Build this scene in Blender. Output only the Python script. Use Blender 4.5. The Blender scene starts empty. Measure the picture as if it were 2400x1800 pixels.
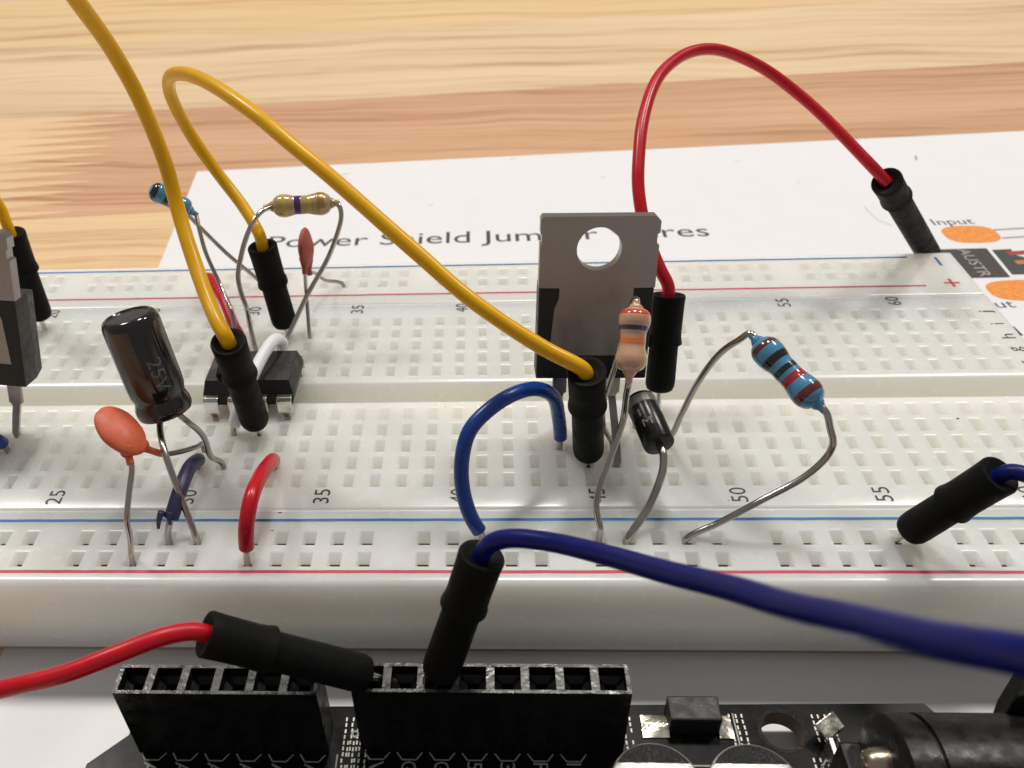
import bpy, bmesh, math, random
from mathutils import Vector, Matrix
from mathutils import noise as mnoise
random.seed(7)
S = 0.1                      # 1 Blender unit = 1 cm; all numbers below are millimetres
C = bpy.context.scene.collection
sc = bpy.context.scene

# ------------------------------------------------------------------ camera, world, lamps, exposure
cd = bpy.data.cameras.new('camera'); cam = bpy.data.objects.new('camera', cd); C.objects.link(cam)
sc.camera = cam
cam.location = (-9.316*S, -61.561*S, 56.427*S)
cam.rotation_euler = (math.radians(50.813), math.radians(2.371), math.radians(2.160))
cd.sensor_width = 36.0
cd.lens = 36.0*2076.93/2400.0
cd.shift_x = 165.0/2400.0
cd.shift_y = 105.3/2400.0
cd.clip_start = 0.05; cd.clip_end = 5000
cd.dof.use_dof = True
cd.dof.focus_distance = 7.9
cd.dof.aperture_fstop = 0.72
w = bpy.data.worlds.new('World'); sc.world = w; w.use_nodes = True
w.node_tree.nodes['Background'].inputs[0].default_value = (1.0, 0.97, 0.94, 1)
w.node_tree.nodes['Background'].inputs[1].default_value = 0.235
def ceiling_lamp(x, y, z, size, power, col):
    ld = bpy.data.lights.new('ceiling_lamp', 'AREA'); ld.shape = 'DISK'; ld.size = size*S; ld.energy = power
    ld.color = col
    o = bpy.data.objects.new('ceiling_lamp', ld); C.objects.link(o)
    o.location = (x*S, y*S, z*S)
    o.rotation_euler = (Vector((0, 0, 0))-o.location).to_track_quat('-Z', 'Y').to_euler()
LAMP = 32000
ceiling_lamp(40, 420, 900, 130, LAMP*1.25, (1.0, .95, .88))
ceiling_lamp(-520, 420, 860, 150, LAMP*1.15, (1.0, .95, .89))
ceiling_lamp(500, 420, 860, 150, LAMP*1.0, (1.0, .94, .87))
sc.view_settings.view_transform = 'Standard'; sc.view_settings.look = 'None'
sc.view_settings.exposure = 0.0; sc.view_settings.gamma = 1.0

# ------------------------------------------------------------------ materials
def srgb(r, g, b):
    f = lambda c: (c/255/12.92) if c/255 <= .04045 else ((c/255+.055)/1.055)**2.4
    return (f(r), f(g), f(b), 1)
def mat(name, col, rough=.5, metal=0, bump=0, bscale=20, sss=0, srad=(.08, .07, .05), coat=0, var=0, vscale=6, rvar=0, spec=.5, stretch=(1, 1, 1)):
    m = bpy.data.materials.new(name); m.use_nodes = True
    nt = m.node_tree; b = nt.nodes['Principled BSDF']
    b.inputs['Base Color'].default_value = col
    b.inputs['Roughness'].default_value = rough; b.inputs['Metallic'].default_value = metal
    b.inputs['Specular IOR Level'].default_value = spec
    if sss:
        b.inputs['Subsurface Weight'].default_value = sss
        b.inputs['Subsurface Radius'].default_value = srad; b.inputs['Subsurface Scale'].default_value = 1.0
    b.inputs['Coat Weight'].default_value = coat; b.inputs['Coat Roughness'].default_value = .08
    tc = nt.nodes.new('ShaderNodeTexCoord'); mp = nt.nodes.new('ShaderNodeMapping')
    nt.links.new(tc.outputs['Object'], mp.inputs[0]); mp.inputs['Scale'].default_value = stretch
    if var or rvar:
        n = nt.nodes.new('ShaderNodeTexNoise'); n.inputs['Scale'].default_value = vscale; n.inputs['Detail'].default_value = 5
        nt.links.new(mp.outputs[0], n.inputs['Vector'])
        if var:
            r = nt.nodes.new('ShaderNodeMapRange'); r.inputs[3].default_value = 1-var; r.inputs[4].default_value = 1+var
            r.inputs[1].default_value = .3; r.inputs[2].default_value = .7
            nt.links.new(n.outputs[0], r.inputs[0])
            hv = nt.nodes.new('ShaderNodeHueSaturation'); hv.inputs['Color'].default_value = col
            nt.links.new(r.outputs[0], hv.inputs['Value']); nt.links.new(hv.outputs[0], b.inputs['Base Color'])
        if rvar:
            r = nt.nodes.new('ShaderNodeMapRange'); r.inputs[1].default_value = .35; r.inputs[2].default_value = .65
            r.inputs[3].default_value = max(0, rough-rvar); r.inputs[4].default_value = min(1, rough+rvar)
            nt.links.new(n.outputs[0], r.inputs[0]); nt.links.new(r.outputs[0], b.inputs['Roughness'])
    if bump:
        n = nt.nodes.new('ShaderNodeTexNoise'); n.inputs['Scale'].default_value = bscale; n.inputs['Detail'].default_value = 6
        nt.links.new(mp.outputs[0], n.inputs['Vector'])
        bp = nt.nodes.new('ShaderNodeBump'); bp.inputs['Strength'].default_value = bump; bp.inputs['Distance'].default_value = .01
        nt.links.new(n.outputs[0], bp.inputs['Height']); nt.links.new(bp.outputs[0], b.inputs['Normal'])
    return m
M = {}
M['board'] = mat('milky_plastic', (.872, .86, .778, 1), .25, sss=.82, srad=(1.15, .95, .78), bump=.035, bscale=16, rvar=.03, vscale=8)
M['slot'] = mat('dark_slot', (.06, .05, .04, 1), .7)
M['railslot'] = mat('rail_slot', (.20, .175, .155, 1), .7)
M['void'] = mat('socket_hole', (.003, .003, .003, 1), .8)
M['foam'] = mat('foam_backing', (.45, .39, .33, 1), .8, bump=.4, bscale=30)
M['paper'] = mat('white_paper', (.80, .80, .82, 1), .75, bump=.25, bscale=3, var=.012, vscale=2, spec=.2)
M['ink'] = mat('toner_ink', (.05, .05, .055, 1), .6, var=.3, vscale=60)
M['inkgrey'] = mat('grey_toner', (.13, .13, .14, 1), .6, var=.3, vscale=50)
M['print'] = mat('black_print', (.022, .022, .022, 1), .5)
M['line_blue'] = mat('blue_print', (.012, .15, .42, 1), .45, var=.12, vscale=12)
M['line_red'] = mat('red_print', (.52, .035, .075, 1), .45, var=.12, vscale=12)
M['orange_ink'] = mat('orange_ink', (.82, .29, .055, 1), .7, var=.16, vscale=14, bump=.05)
M['dark_ink'] = mat('dark_ink', (.055, .045, .045, 1), .55, var=.25, vscale=16)
M['green_ink'] = mat('green_ink', (.045, .06, .05, 1), .55, var=.3, vscale=20)
M['red_ink'] = mat('red_ink', (.42, .04, .05, 1), .6)
M['brick_ink'] = mat('brick_ink', (.6, .16, .06, 1), .6)
M['white_ink'] = mat('pale_ink', (.42, .38, .38, 1), .6, var=.3, vscale=40)
M['grey_ink'] = mat('grey_ink', (.36, .34, .38, 1), .6)
M['yellow'] = mat('yellow_insulation', (.80, .42, .002, 1), .30, bump=.05, bscale=10, var=.04, vscale=4, rvar=.06, spec=.35)
M['red'] = mat('red_insulation', (.52, .006, .016, 1), .30, bump=.05, bscale=10, var=.05, vscale=4, rvar=.06, spec=.35)
M['blue'] = mat('blue_insulation', (.003, .045, .27, 1), .30, bump=.06, bscale=12, var=.08, vscale=6, rvar=.08)
M['navy'] = mat('navy_insulation', (.0025, .007, .115, 1), .36, spec=.22, bump=.05, bscale=12, var=.10, vscale=6, rvar=.08)
M['oldnavy'] = mat('dull_navy_insulation', (.030, .027, .085, 1), .45, bump=.3, bscale=14, var=.25, vscale=8)
M['white'] = mat('white_insulation', (.80, .81, .86, 1), .4, sss=.3, srad=(.05, .05, .05), bump=.1, bscale=14)
M['sleeve'] = mat('black_plug_sleeve', (.0065, .0067, .0065, 1), .60, bump=.22, bscale=18, rvar=.10, vscale=7, var=.15, spec=.10)
M['black'] = mat('black_epoxy', (.012, .012, .012, 1), .5, bump=.35, bscale=40, rvar=.1, vscale=12, var=.2)
M['glossblack'] = mat('black_shrink_sleeve', (.010, .009, .009, 1), .17, bump=.2, bscale=5, rvar=.08, vscale=4, coat=.4)
M['diodeblack'] = mat('diode_moulding', (.008, .008, .008, 1), .24, bump=.12, bscale=12, rvar=.07, vscale=7, spec=.3)
M['capreflect'] = mat('brown_grey_reflection', (.036, .029, .024, 1), .24, bump=.15, bscale=6, rvar=.08, vscale=4, coat=.3, var=.3)  # reflected surroundings on the black sleeve, put into the colour
M['greyprint'] = mat('grey_print', (.14, .14, .145, 1), .5, var=.3, vscale=50)
M['lead'] = mat('tinned_lead', (.46, .42, .385, 1), .2, 1, bump=.07, bscale=9, rvar=.06, vscale=6, var=.1)
M['dulllead'] = mat('dull_tinned_lead', (.40, .375, .35, 1), .34, 1, bump=.10, bscale=14, rvar=.08, vscale=8, var=.1)
M['pin'] = mat('bright_pin', (.75, .73, .68, 1), .22, 1, bump=.1, bscale=20)
M['tab'] = mat('brushed_tab', (.41, .38, .35, 1), .50, 1, bump=.06, bscale=50, rvar=.04, vscale=9, var=.06, stretch=(1.5, 1, .8))
M['tabedge'] = mat('bright_tab_edge', (.36, .35, .34, 1), .36, 1, bump=.3, bscale=30)
M['disc'] = mat('orange_dipped_ceramic', (.64, .125, .055, 1), .5, bump=.4, bscale=9, var=.08, vscale=10, rvar=.1, sss=.1)
M['disc2'] = mat('brick_dipped_ceramic', (.36, .075, .055, 1), .55, bump=.4, bscale=9, var=.1, vscale=10)
M['rblue'] = mat('blue_lacquer', (.065, .25, .42, 1), .16, bump=.08, bscale=10, coat=.5, var=.07, vscale=10)
M['rtan'] = mat('tan_lacquer', (.58, .36, .235, 1), .17, bump=.08, bscale=10, coat=.5, var=.07, vscale=10)
M['rolive'] = mat('olive_tan_lacquer', (.42, .31, .15, 1), .17, bump=.08, bscale=10, coat=.5, var=.07, vscale=10)
M['b_black'] = mat('black_band', (.012, .012, .014, 1), .16, coat=.5)
M['b_brown'] = mat('brown_band', (.115, .022, .018, 1), .16, coat=.5, var=.2, vscale=20)
M['b_red'] = mat('red_band', (.34, .018, .04, 1), .16, coat=.5)
M['b_redorange'] = mat('vermilion_band', (.62, .07, .035, 1), .18, coat=.5)
M['b_violet'] = mat('violet_band', (.055, .022, .12, 1), .16, coat=.5)
M['b_orange'] = mat('orange_band', (.80, .22, .07, 1), .18, coat=.5)
M['b_yellow'] = mat('yellow_band', (.50, .38, .07, 1), .2, coat=.5)
M['b_gold'] = mat('gold_band', (.42, .26, .12, 1), .3, .6, coat=.3)
M['b_grey'] = mat('silver_band', (.17, .165, .16, 1), .38, .3, bump=.3, bscale=30)
M['pcb'] = mat('black_solder_mask', (.006, .0062, .0062, 1), .27, bump=.02, bscale=12, rvar=.02, vscale=10, var=.3, spec=.10)
M['pcbedge'] = mat('board_edge', (.10, .065, .04, 1), .6, bump=.3, bscale=40)
M['silk'] = mat('dim_silkscreen', (.34, .34, .32, 1), .5, var=.2, vscale=40)
M['via'] = mat('bright_silkscreen', (.75, .75, .68, 1), .4)
M['solder'] = mat('solder', (.80, .77, .66, 1), .28, 1, bump=.9, bscale=14, rvar=.15, vscale=10, var=.15)
M['socket'] = mat('black_socket', (.007, .007, .007, 1), .36, spec=.3, bump=.25, bscale=18, rvar=.12, vscale=9, var=.2)
M['rim'] = mat('worn_socket_rim', (.030, .030, .029, 1), .30, bump=.5, bscale=16, rvar=.12, vscale=12, var=.4, spec=.6)
M['can'] = mat('brushed_can', (.80, .79, .77, 1), .3, 1, bump=.3, bscale=18, stretch=(1, 5, 1))
M['canmark'] = mat('scratched_black_mark', (.006, .006, .006, 1), .27, 0, spec=.07, bump=.35, bscale=30, rvar=.08, vscale=16, var=.6, stretch=(3, 1, 1))
M['brass'] = mat('brass_contact', (.42, .36, .28, 1), .3, 1, bump=.2, bscale=20)
M['cantop'] = mat('scored_can_top', (.20, .20, .20, 1), .35, .8, bump=.6, bscale=8, rvar=.15, vscale=6, var=.3)
M['dust'] = mat('dust_speck', (.05, .04, .035, 1), .9)

def wood(name, base, dark, light, seed):
    m = bpy.data.materials.new(name); m.use_nodes = True; nt = m.node_tree; b = nt.nodes['Principled BSDF']
    b.inputs['Roughness'].default_value = .42
    N = nt.nodes.new; L = nt.links.new
    tc = N('ShaderNodeTexCoord'); mp = N('ShaderNodeMapping'); L(tc.outputs['Object'], mp.inputs[0])
    mp.inputs['Location'].default_value = (seed*3.1, seed*7.7, 0)
    warp = N('ShaderNodeTexNoise'); warp.inputs['Scale'].default_value = .16; warp.inputs['Detail'].default_value = 2
    L(mp.outputs[0], warp.inputs['Vector'])
    sub = N('ShaderNodeVectorMath'); sub.operation = 'SUBTRACT'; sub.inputs[1].default_value = (.5, .5, .5); L(warp.outputs['Color'], sub.inputs[0])
    scl = N('ShaderNodeVectorMath'); scl.operation = 'MULTIPLY'; scl.inputs[1].default_value = (0, 1.6, 0); L(sub.outputs[0], scl.inputs[0])
    add = N('ShaderNodeVectorMath'); add.operation = 'ADD'; L(mp.outputs[0], add.inputs[0]); L(scl.outputs[0], add.inputs[1])
    def streak(sx, sy, detail, dist=0):
        q = N('ShaderNodeMapping'); q.inputs['Scale'].default_value = (sx, sy, 1); L(add.outputs[0], q.inputs[0])
        n = N('ShaderNodeTexNoise'); n.inputs['Scale'].default_value = 1; n.inputs['Detail'].default_value = detail; n.inputs['Distortion'].default_value = dist
        L(q.outputs[0], n.inputs['Vector']); return n.outputs[0]
    a = streak(.07, 1.7, 4, .3); c2 = streak(.2, 9, 6); e = streak(1.3, 44, 4); big = streak(.03, .28, 2)
    mixv = N('ShaderNodeMath'); mixv.operation = 'MULTIPLY_ADD'; L(a, mixv.inputs[0]); mixv.inputs[1].default_value = .42
    m2 = N('ShaderNodeMath'); m2.operation = 'MULTIPLY'; L(c2, m2.inputs[0]); m2.inputs[1].default_value = .38; L(m2.outputs[0], mixv.inputs[2])
    m3 = N('ShaderNodeMath'); m3.operation = 'MULTIPLY_ADD'; L(e, m3.inputs[0]); m3.inputs[1].default_value = .20; L(mixv.outputs[0], m3.inputs[2])
    cr = N('ShaderNodeValToRGB'); L(m3.outputs[0], cr.inputs[0])
    el = cr.color_ramp.elements
    el[0].position = .39; el[0].color = dark; el[1].position = .585; el[1].color = light
    k = el.new(.465); k.color = base
    mx = N('ShaderNodeMix'); mx.data_type = 'RGBA'; mx.blend_type = 'MULTIPLY'; mx.inputs['Factor'].default_value = .5
    r2 = N('ShaderNodeMapRange'); r2.inputs[1].default_value = .3; r2.inputs[2].default_value = .7; r2.inputs[3].default_value = .86; r2.inputs[4].default_value = 1.1; L(big, r2.inputs[0])
    L(cr.outputs[0], mx.inputs['A']); L(r2.outputs[0], mx.inputs['B']); L(mx.outputs['Result'], b.inputs['Base Color'])
    bp = N('ShaderNodeBump'); bp.inputs['Strength'].default_value = .12; bp.inputs['Distance'].default_value = .02; L(c2, bp.inputs['Height']); L(bp.outputs[0], b.inputs['Normal'])
    return m
M['wood_pale'] = wood('pale_pine', srgb(221, 190, 150), srgb(188, 152, 112), srgb(232, 206, 168), 1)
M['wood_pale2'] = wood('pale_pine_knotty', srgb(226, 192, 142), srgb(200, 158, 110), srgb(234, 205, 156), 5)
M['wood_tan'] = wood('tan_pine', srgb(206, 160, 122), srgb(178, 132, 95), srgb(218, 176, 140), 9)
M['wood_yellow'] = wood('yellow_pine', srgb(230, 196, 152), srgb(208, 168, 118), srgb(238, 206, 158), 13)

# ------------------------------------------------------------------ helpers
def tag(o, label, cat, group=None, kind=None):
    if label: o['label'] = label
    if cat: o['category'] = cat
    if group: o['group'] = group
    if kind: o['kind'] = kind
    return o
def thing(name, loc, label=None, cat=None, group=None, kind=None):
    o = bpy.data.objects.new(name, None); C.objects.link(o)
    o.location = Vector(loc)*S; o.empty_display_size = .3
    tag(o, label, cat, group, kind); return o
def origin(p):
    v = Vector((0, 0, 0))
    while p is not None: v += p.location; p = p.parent
    return v
def mesh(name, V, F, m, parent=None, smooth=False, loc=None, mi=None):
    """V in world millimetres; the object sits at its parent's origin (or at loc)."""
    me = bpy.data.meshes.new(name)
    o0 = origin(parent) if parent else (Vector(loc)*S if loc is not None else Vector((0, 0, 0)))
    me.from_pydata([Vector(v)*S-o0 for v in V], [], F)
    ms = m if isinstance(m, (list, tuple)) else [m]
    for q in ms: me.materials.append(q)
    if mi: me.polygons.foreach_set('material_index', mi)
    if smooth: me.polygons.foreach_set('use_smooth', [True]*len(F))
    me.update()
    o = bpy.data.objects.new(name, me); C.objects.link(o)
    if parent: o.parent = parent
    elif loc is not None: o.location = Vector(loc)*S
    return o
def sharp(o, ang=35):
    me = o.data; bm = bmesh.new(); bm.from_mesh(me)
    for f in bm.faces: f.smooth = True
    for e in bm.edges:
        if len(e.link_faces) != 2 or e.calc_face_angle(0) > math.radians(ang): e.smooth = False
    bm.to_mesh(me); bm.free(); return o
def bevel(o, wd, seg=2):
    md = o.modifiers.new('bevel', 'BEVEL'); md.width = wd*S; md.segments = seg; md.limit_method = 'ANGLE'; md.angle_limit = math.radians(40)
    md.harden_normals = False
    return o
def catmull(P, n=8):
    P = [Vector(p) for p in P]
    if len(P) == 2: return [P[0].lerp(P[1], i/6) for i in range(7)]
    Q = [P[0]*2-P[1]]+P+[P[-1]*2-P[-2]]; out = []
    for i in range(1, len(Q)-2):
        p0, p1, p2, p3 = Q[i-1:i+3]
        t0 = 0; t1 = t0+max(1e-4, (p1-p0).length)**.5; t2 = t1+max(1e-4, (p2-p1).length)**.5; t3 = t2+max(1e-4, (p3-p2).length)**.5
        for k in range(n):
            t = t1+(t2-t1)*k/n
            a1 = p0*((t1-t)/(t1-t0))+p1*((t-t0)/(t1-t0)); a2 = p1*((t2-t)/(t2-t1))+p2*((t-t1)/(t2-t1)); a3 = p2*((t3-t)/(t3-t2))+p3*((t-t2)/(t3-t2))
            b1 = a1*((t2-t)/(t2-t0))+a2*((t-t0)/(t2-t0)); b2 = a2*((t3-t)/(t3-t1))+a3*((t-t1)/(t3-t1))
            out.append(b1*((t2-t)/(t2-t1))+b2*((t-t1)/(t2-t1)))
    out.append(P[-1]); return out
def soften(P, it=3):
    P = [Vector(p) for p in P]
    for _ in range(it):
        P = [P[0]]+[P[i]*.5+(P[i-1]+P[i+1])*.25 for i in range(1, len(P)-1)]+[P[-1]]
    return P
def sweep(P, R, seg=16, cap=True, squash=None):
    """ring mesh along P; R radius or list. returns V,F"""
    V, F = [], []; n = len(P); P = [Vector(p) for p in P]
    T = [(P[min(i+1, n-1)]-P[max(i-1, 0)]).normalized() for i in range(n)]
    up = Vector((0, 0, 1)) if abs(T[0].z) < .9 else Vector((0, 1, 0))
    a = T[0].cross(up).normalized()
    for i in range(n):
        a = (a-T[i]*a.dot(T[i])).normalized(); b = T[i].cross(a)
        r = R[i] if isinstance(R, (list, tuple)) else R
        for k in range(seg):
            th = 2*math.pi*k/seg; V.append(P[i]+(a*math.cos(th)+b*math.sin(th))*r)
    for i in range(n-1):
        for k in range(seg):
            k2 = (k+1) % seg; F.append((i*seg+k, i*seg+k2, (i+1)*seg+k2, (i+1)*seg+k))
    if cap: F.append(tuple(range(seg-1, -1, -1))); F.append(tuple((n-1)*seg+k for k in range(seg)))
    return V, F
def tube(name, P, r, m, parent=None, seg=16, n=8, wob=0, it=0):
    Q = catmull(P, n)
    if it: Q = soften(Q, it)
    if wob: Q = [Q[0]]+[q+Vector((random.gauss(0, wob), random.gauss(0, wob), random.gauss(0, wob))) for q in Q[1:-1]]+[Q[-1]]
    if name == 'insulation' and isinstance(r, float):
        o_ = random.uniform(0, 50); K = len(Q)
        Q = [q+mnoise.noise_vector(Vector((o_, 0, 0))+q*.16)*.11*min(1, min(i, K-1-i)/12) for i, q in enumerate(Q)]
        r = [r*(1+.03*mnoise.noise(Vector((o_+i*.11, 3, 1)))) for i in range(K)]
    V, F = sweep(Q, r, seg)
    return sharp(mesh(name, V, F, m, parent), 50)
def lathe(name, p0, p1, prof, m, parent, seg=32, part=None):
    """prof: list of (t in mm along p0->p1, radius)"""
    p0, p1 = Vector(p0), Vector(p1); d = (p1-p0).normalized()
    P = [p0+d*t for t, r in prof]; R = [max(r, .001) for t, r in prof]
    V, F = [], []; up = Vector((0, 0, 1)) if abs(d.z) < .9 else Vector((0, 1, 0))
    a = d.cross(up).normalized(); b = d.cross(a)
    for p, r in zip(P, R):
        for k in range(seg):
            th = 2*math.pi*k/seg; V.append(p+(a*math.cos(th)+b*math.sin(th))*r)
    for i in range(len(P)-1):
        for k in range(seg):
            k2 = (k+1) % seg; F.append((i*seg+k, (i+1)*seg+k, (i+1)*seg+k2, i*seg+k2))
    F.append(tuple(range(seg))); F.append(tuple((len(P)-1)*seg+k for k in range(seg-1, -1, -1)))
    return sharp(mesh(name, V, F, m, parent), 40)
def frame(o, x, y, z): return lambda a, b, c: Vector(o)+Vector(x)*a+Vector(y)*b+Vector(z)*c
WF = lambda a, b, c: Vector((a, b, c))
BOXF = [(0, 3, 2, 1), (4, 5, 6, 7), (0, 1, 5, 4), (1, 2, 6, 5), (2, 3, 7, 6), (3, 0, 4, 7)]
def box(name, x0, x1, y0, y1, z0, z1, m, parent=None, fr=WF, bev=0, **k):
    V = [fr(*p) for p in ((x0, y0, z0), (x1, y0, z0), (x1, y1, z0), (x0, y1, z0), (x0, y0, z1), (x1, y0, z1), (x1, y1, z1), (x0, y1, z1))]
    o = mesh(name, V, BOXF, m, parent, **k)
    if bev: bevel(o, bev)
    return o
def prism(name, poly, z0, z1, m, parent=None, fr=WF, bev=0, **k):
    n = len(poly); V = [fr(x, y, z0) for x, y in poly]+[fr(x, y, z1) for x, y in poly]
    F = [tuple(range(n-1, -1, -1)), tuple(range(n, 2*n))]+[(i, (i+1) % n, n+(i+1) % n, n+i) for i in range(n)]
    o = mesh(name, V, F, m, parent, **k)
    if bev: bevel(o, bev)
    return o
def text_geo(s, size, sx=1.0, bold=0.0):
    cu = bpy.data.curves.new('t', 'FONT'); cu.body = s; cu.size = size; cu.resolution_u = 3; cu.offset = bold
    cu.align_x = 'CENTER'; cu.align_y = 'CENTER'
    o = bpy.data.objects.new('t', cu); C.objects.link(o)
    dg = bpy.context.evaluated_depsgraph_get(); dg.update()
    me = bpy.data.meshes.new_from_object(o.evaluated_get(dg))
    V = [(v.co.x*sx, v.co.y) for v in me.vertices]; F = [tuple(p.vertices) for p in me.polygons]
    bpy.data.objects.remove(o); bpy.data.curves.remove(cu); bpy.data.meshes.remove(me)
    xs = [v[0] for v in V]; ys = [v[1] for v in V]
    cx, cy = (min(xs)+max(xs))/2, (min(ys)+max(ys))/2
    return [(x-cx, y-cy) for x, y in V], F, max(xs)-min(xs), max(ys)-min(ys)
def text(name, s, x, y, z, h, wd, rot, m, parent, bold=0.0, fr=None):
    """flat lettering of height h and overall width wd (mm) centred on x,y"""
    V, F, w0, h0 = text_geo(s, 1.0, bold=bold)
    kx, ky = wd/w0, h/h0; c, sn = math.cos(rot), math.sin(rot)
    P = []
    for a, b in V:
        a *= kx; b *= ky
        q = (x+a*c-b*sn, y+a*sn+b*c, z)
        P.append(fr(*q) if fr else q)
    return mesh(name, P, F, m, parent)

col = lambda c: (c-45)*2.54
row = dict(zip('abcdefghij', [i*2.54 for i in (0, 1, 2, 3, 4, 7, 8, 9, 10, 11)]))
RU, RL, FL, FU = -7.5, -10.0, 36.9, 39.4
ZT = -10.35      # table top
ZS = -10.2       # top of the paper

# ------------------------------------------------------------------ the table: laminated pine planks, finger jointed
ang = math.radians(4.3)
ex, ey = Vector((math.cos(ang), math.sin(ang), 0)), Vector((-math.sin(ang), math.cos(ang), 0))
TF = frame((0, 139.4, ZT), ex, ey, (0, 0, 1))       # local y=0 is the upper edge of the tan plank
table = thing('tabletop', (0, 0, ZT), kind='structure')
def plank(x0, x1, y0, y1, m, jl=False, jr=False, teeth=12, amp=11):
    pts = []
    def edge(x, ya, yb):
        n = teeth*2; r = random.Random(int(x*10)); out = []
        for i in range(n+1):
            y = ya+(yb-ya)*i/n; s = amp if i % 2 else -amp
            if i in (0, n): out.append((x-amp, y))
            else: out.append((x+s+r.uniform(-1.5, 1.5), y))
        return out
    g = .03
    pts += [(x, max(y0+g, min(y1-g, y))) for x, y in (edge(x1, y0, y1) if jr else [(x1, y0), (x1, y1)])]
    pts += [(x, max(y0+g, min(y1-g, y))) for x, y in (list(reversed(edge(x0, y0, y1))) if jl else [(x0, y1), (x0, y0)])]
    prism('plank', pts, -18, 0, m, table, TF)
plank(-700, -98, -53, 0, M['wood_yellow'], jr=True)
plank(-98, 460, -53, 0, M['wood_tan'], jl=True)
plank(-700, -330, 0, 55, M['wood_tan'], jr=True)
plank(-330, 500, 0, 55, M['wood_pale'], jl=True)
plank(-700, 200, 55, 108, M['wood_pale2'], jr=True)
plank(200, 700, 55, 108, M['wood_pale'], jl=True)
plank(-700, -190, 108, 161, M['wood_yellow'], jr=True)
plank(-190, 700, 108, 161, M['wood_pale'], jl=True)
for j in range(3): plank(-700, 700, 161+j*53, 214+j*53, M[['wood_pale2', 'wood_tan', 'wood_pale'][j]])
plank(-700, 260, -106, -53, M['wood_yellow'], jr=True)
plank(260, 700, -106, -53, M['wood_tan'], jl=True)
for j in range(4): plank(-700, 700, -159-j*53, -106-j*53, M[['wood_pale', 'wood_tan', 'wood_pale2', 'wood_yellow'][j]])

# ------------------------------------------------------------------ the printed sheet
pa = math.radians(3.46)
px, py = Vector((math.cos(pa), math.sin(pa), 0)), Vector((-math.sin(pa), math.cos(pa), 0))
PF = frame((-64.72, 98.18, ZS), px, py, (0, 0, 1))
sheet = thing('printed_sheet', (-64.72, 98.18, ZS), 'white printed sheet of paper lying on the pine table under the breadboard', 'paper')
sk = .0
prism('paper', [(0, 0), (279, 0), (279, -216), (6.0, -216)], -.12, 0, M['paper'], sheet, PF)
tf = lambda a, b, c: PF(a, b, .02+c)
def ptext(s, x, y, h, wd, m, rot=0, name='lettering'): return text(name, s, x, y, 0, h, wd, rot, m, sheet, fr=tf)
title = 'Power Shield Jumper Wires'; wfull = text_geo(title, 1.0)[2]; kx = 70.9/wfull; pos = 0
for word in title.split():
    e_ = text_geo(title[:pos+len(word)], 1.0)[2]*kx; wd_ = text_geo(word, 1.0)[2]*kx; hh = text_geo(word, 1.0)[3]/text_geo(title, 1.0)[3]*5.2
    xm = e_-wd_/2-35.45; low = 1 if ('p' in word and word != 'Power') else 0
    ptext(word, 53.0+xm, -32.9-.0465*xm+(5.2-hh)/2*(0 if low else 1), hh, wd_, M['ink'], -.0465, 'printed_title')
    pos += len(word)+1
ptext('Input', 126.9, -35.2, 2.7, 6.4, M['ink'], -.03, 'printed_caption')
ptext('Output', 118.9, -59.7, 2.6, 9.6, M['ink'], -.03, 'printed_caption')
def oval(name, x, y, a, b, rot, m, p=2.8, dz=0):
    P = []
    for k in range(40):
        t = 2*math.pi*k/40; c, s_ = math.cos(t), math.sin(t)
        u = a*math.copysign(abs(c)**(2/p), c); v = b*math.copysign(abs(s_)**(2/p), s_)
        P.append(tf(x+u*math.cos(rot)-v*math.sin(rot), y+u*math.sin(rot)+v*math.cos(rot), dz))
    return mesh(name, P, [tuple(range(40))], m, sheet)
oval('printed_orange_shape', 127.7, -39.3, 4.1, 2.85, -.05, M['orange_ink'])
oval('printed_orange_shape', 127.2, -56.2, 5.2, 2.8, -.03, M['orange_ink'])
def pquad(name, pts, m, dz=0): return mesh(name, [tf(x, y, dz) for x, y in pts], [tuple(range(len(pts)))], m, sheet)
for y in (-38.3, -41.0): pquad('printed_wire', [(131.6, y-.22), (150, y+.25), (150, y+.70), (131.6, y+.22)], M['grey_ink'], .01)
for y in (-55.2, -57.6): pquad('printed_wire', [(132.2, y-.22), (150, y-.1), (150, y+.35), (132.2, y+.22)], M['grey_ink'], .01)
pquad('printed_black_block', [(119.2, -43.5), (127.8, -43.9), (126.9, -52.6), (118.6, -52.2)], M['dark_ink'])
ptext('AUSTR', 124.0, -48.0, 1.7, 8.2, M['white_ink'], -1.62, 'printed_caption').location.z += .004
pquad('printed_connector', [(128.3, -44.5), (131.2, -44.5), (130.6, -46.2), (131.8, -47.0), (131.2, -49.0), (133.4, -50.0), (133.2, -52.2), (127.5, -51.9)], M['green_ink'])
pquad('printed_stripe', [(130.0, -45.2), (150, -44.6), (150, -45.9), (130.0, -46.4)], M['red_ink'], .012)
pquad('printed_stripe', [(129.8, -48.0), (150, -47.2), (150, -48.5), (129.8, -49.1)], M['brick_ink'], .012)
pquad('printed_stripe', [(132.0, -51.0), (150, -50.6), (150, -52.3), (132.0, -52.5)], M['green_ink'], .006)
pquad('printed_tick', [(132.2, -8.9), (132.6, -8.9), (131.9, -10.9), (131.5, -10.9)], M['grey_ink'])
pquad('printed_tick', [(120.2, -64.9), (120.9, -65.1), (121.0, -67.3), (120.4, -67.2)], M['ink'])
for (x, y, l) in ((27.8, -4.9, 1.6), (59.4, -1.6, 1.2), (44, -20, .8), (75, -12, .7), (100, -8, .9), (108, -18, .6)):
    pquad('faint_smudge', [(x, y), (x+l, y+.5), (x+l, y+.62), (x, y+.2)], M['grey_ink'])
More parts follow.
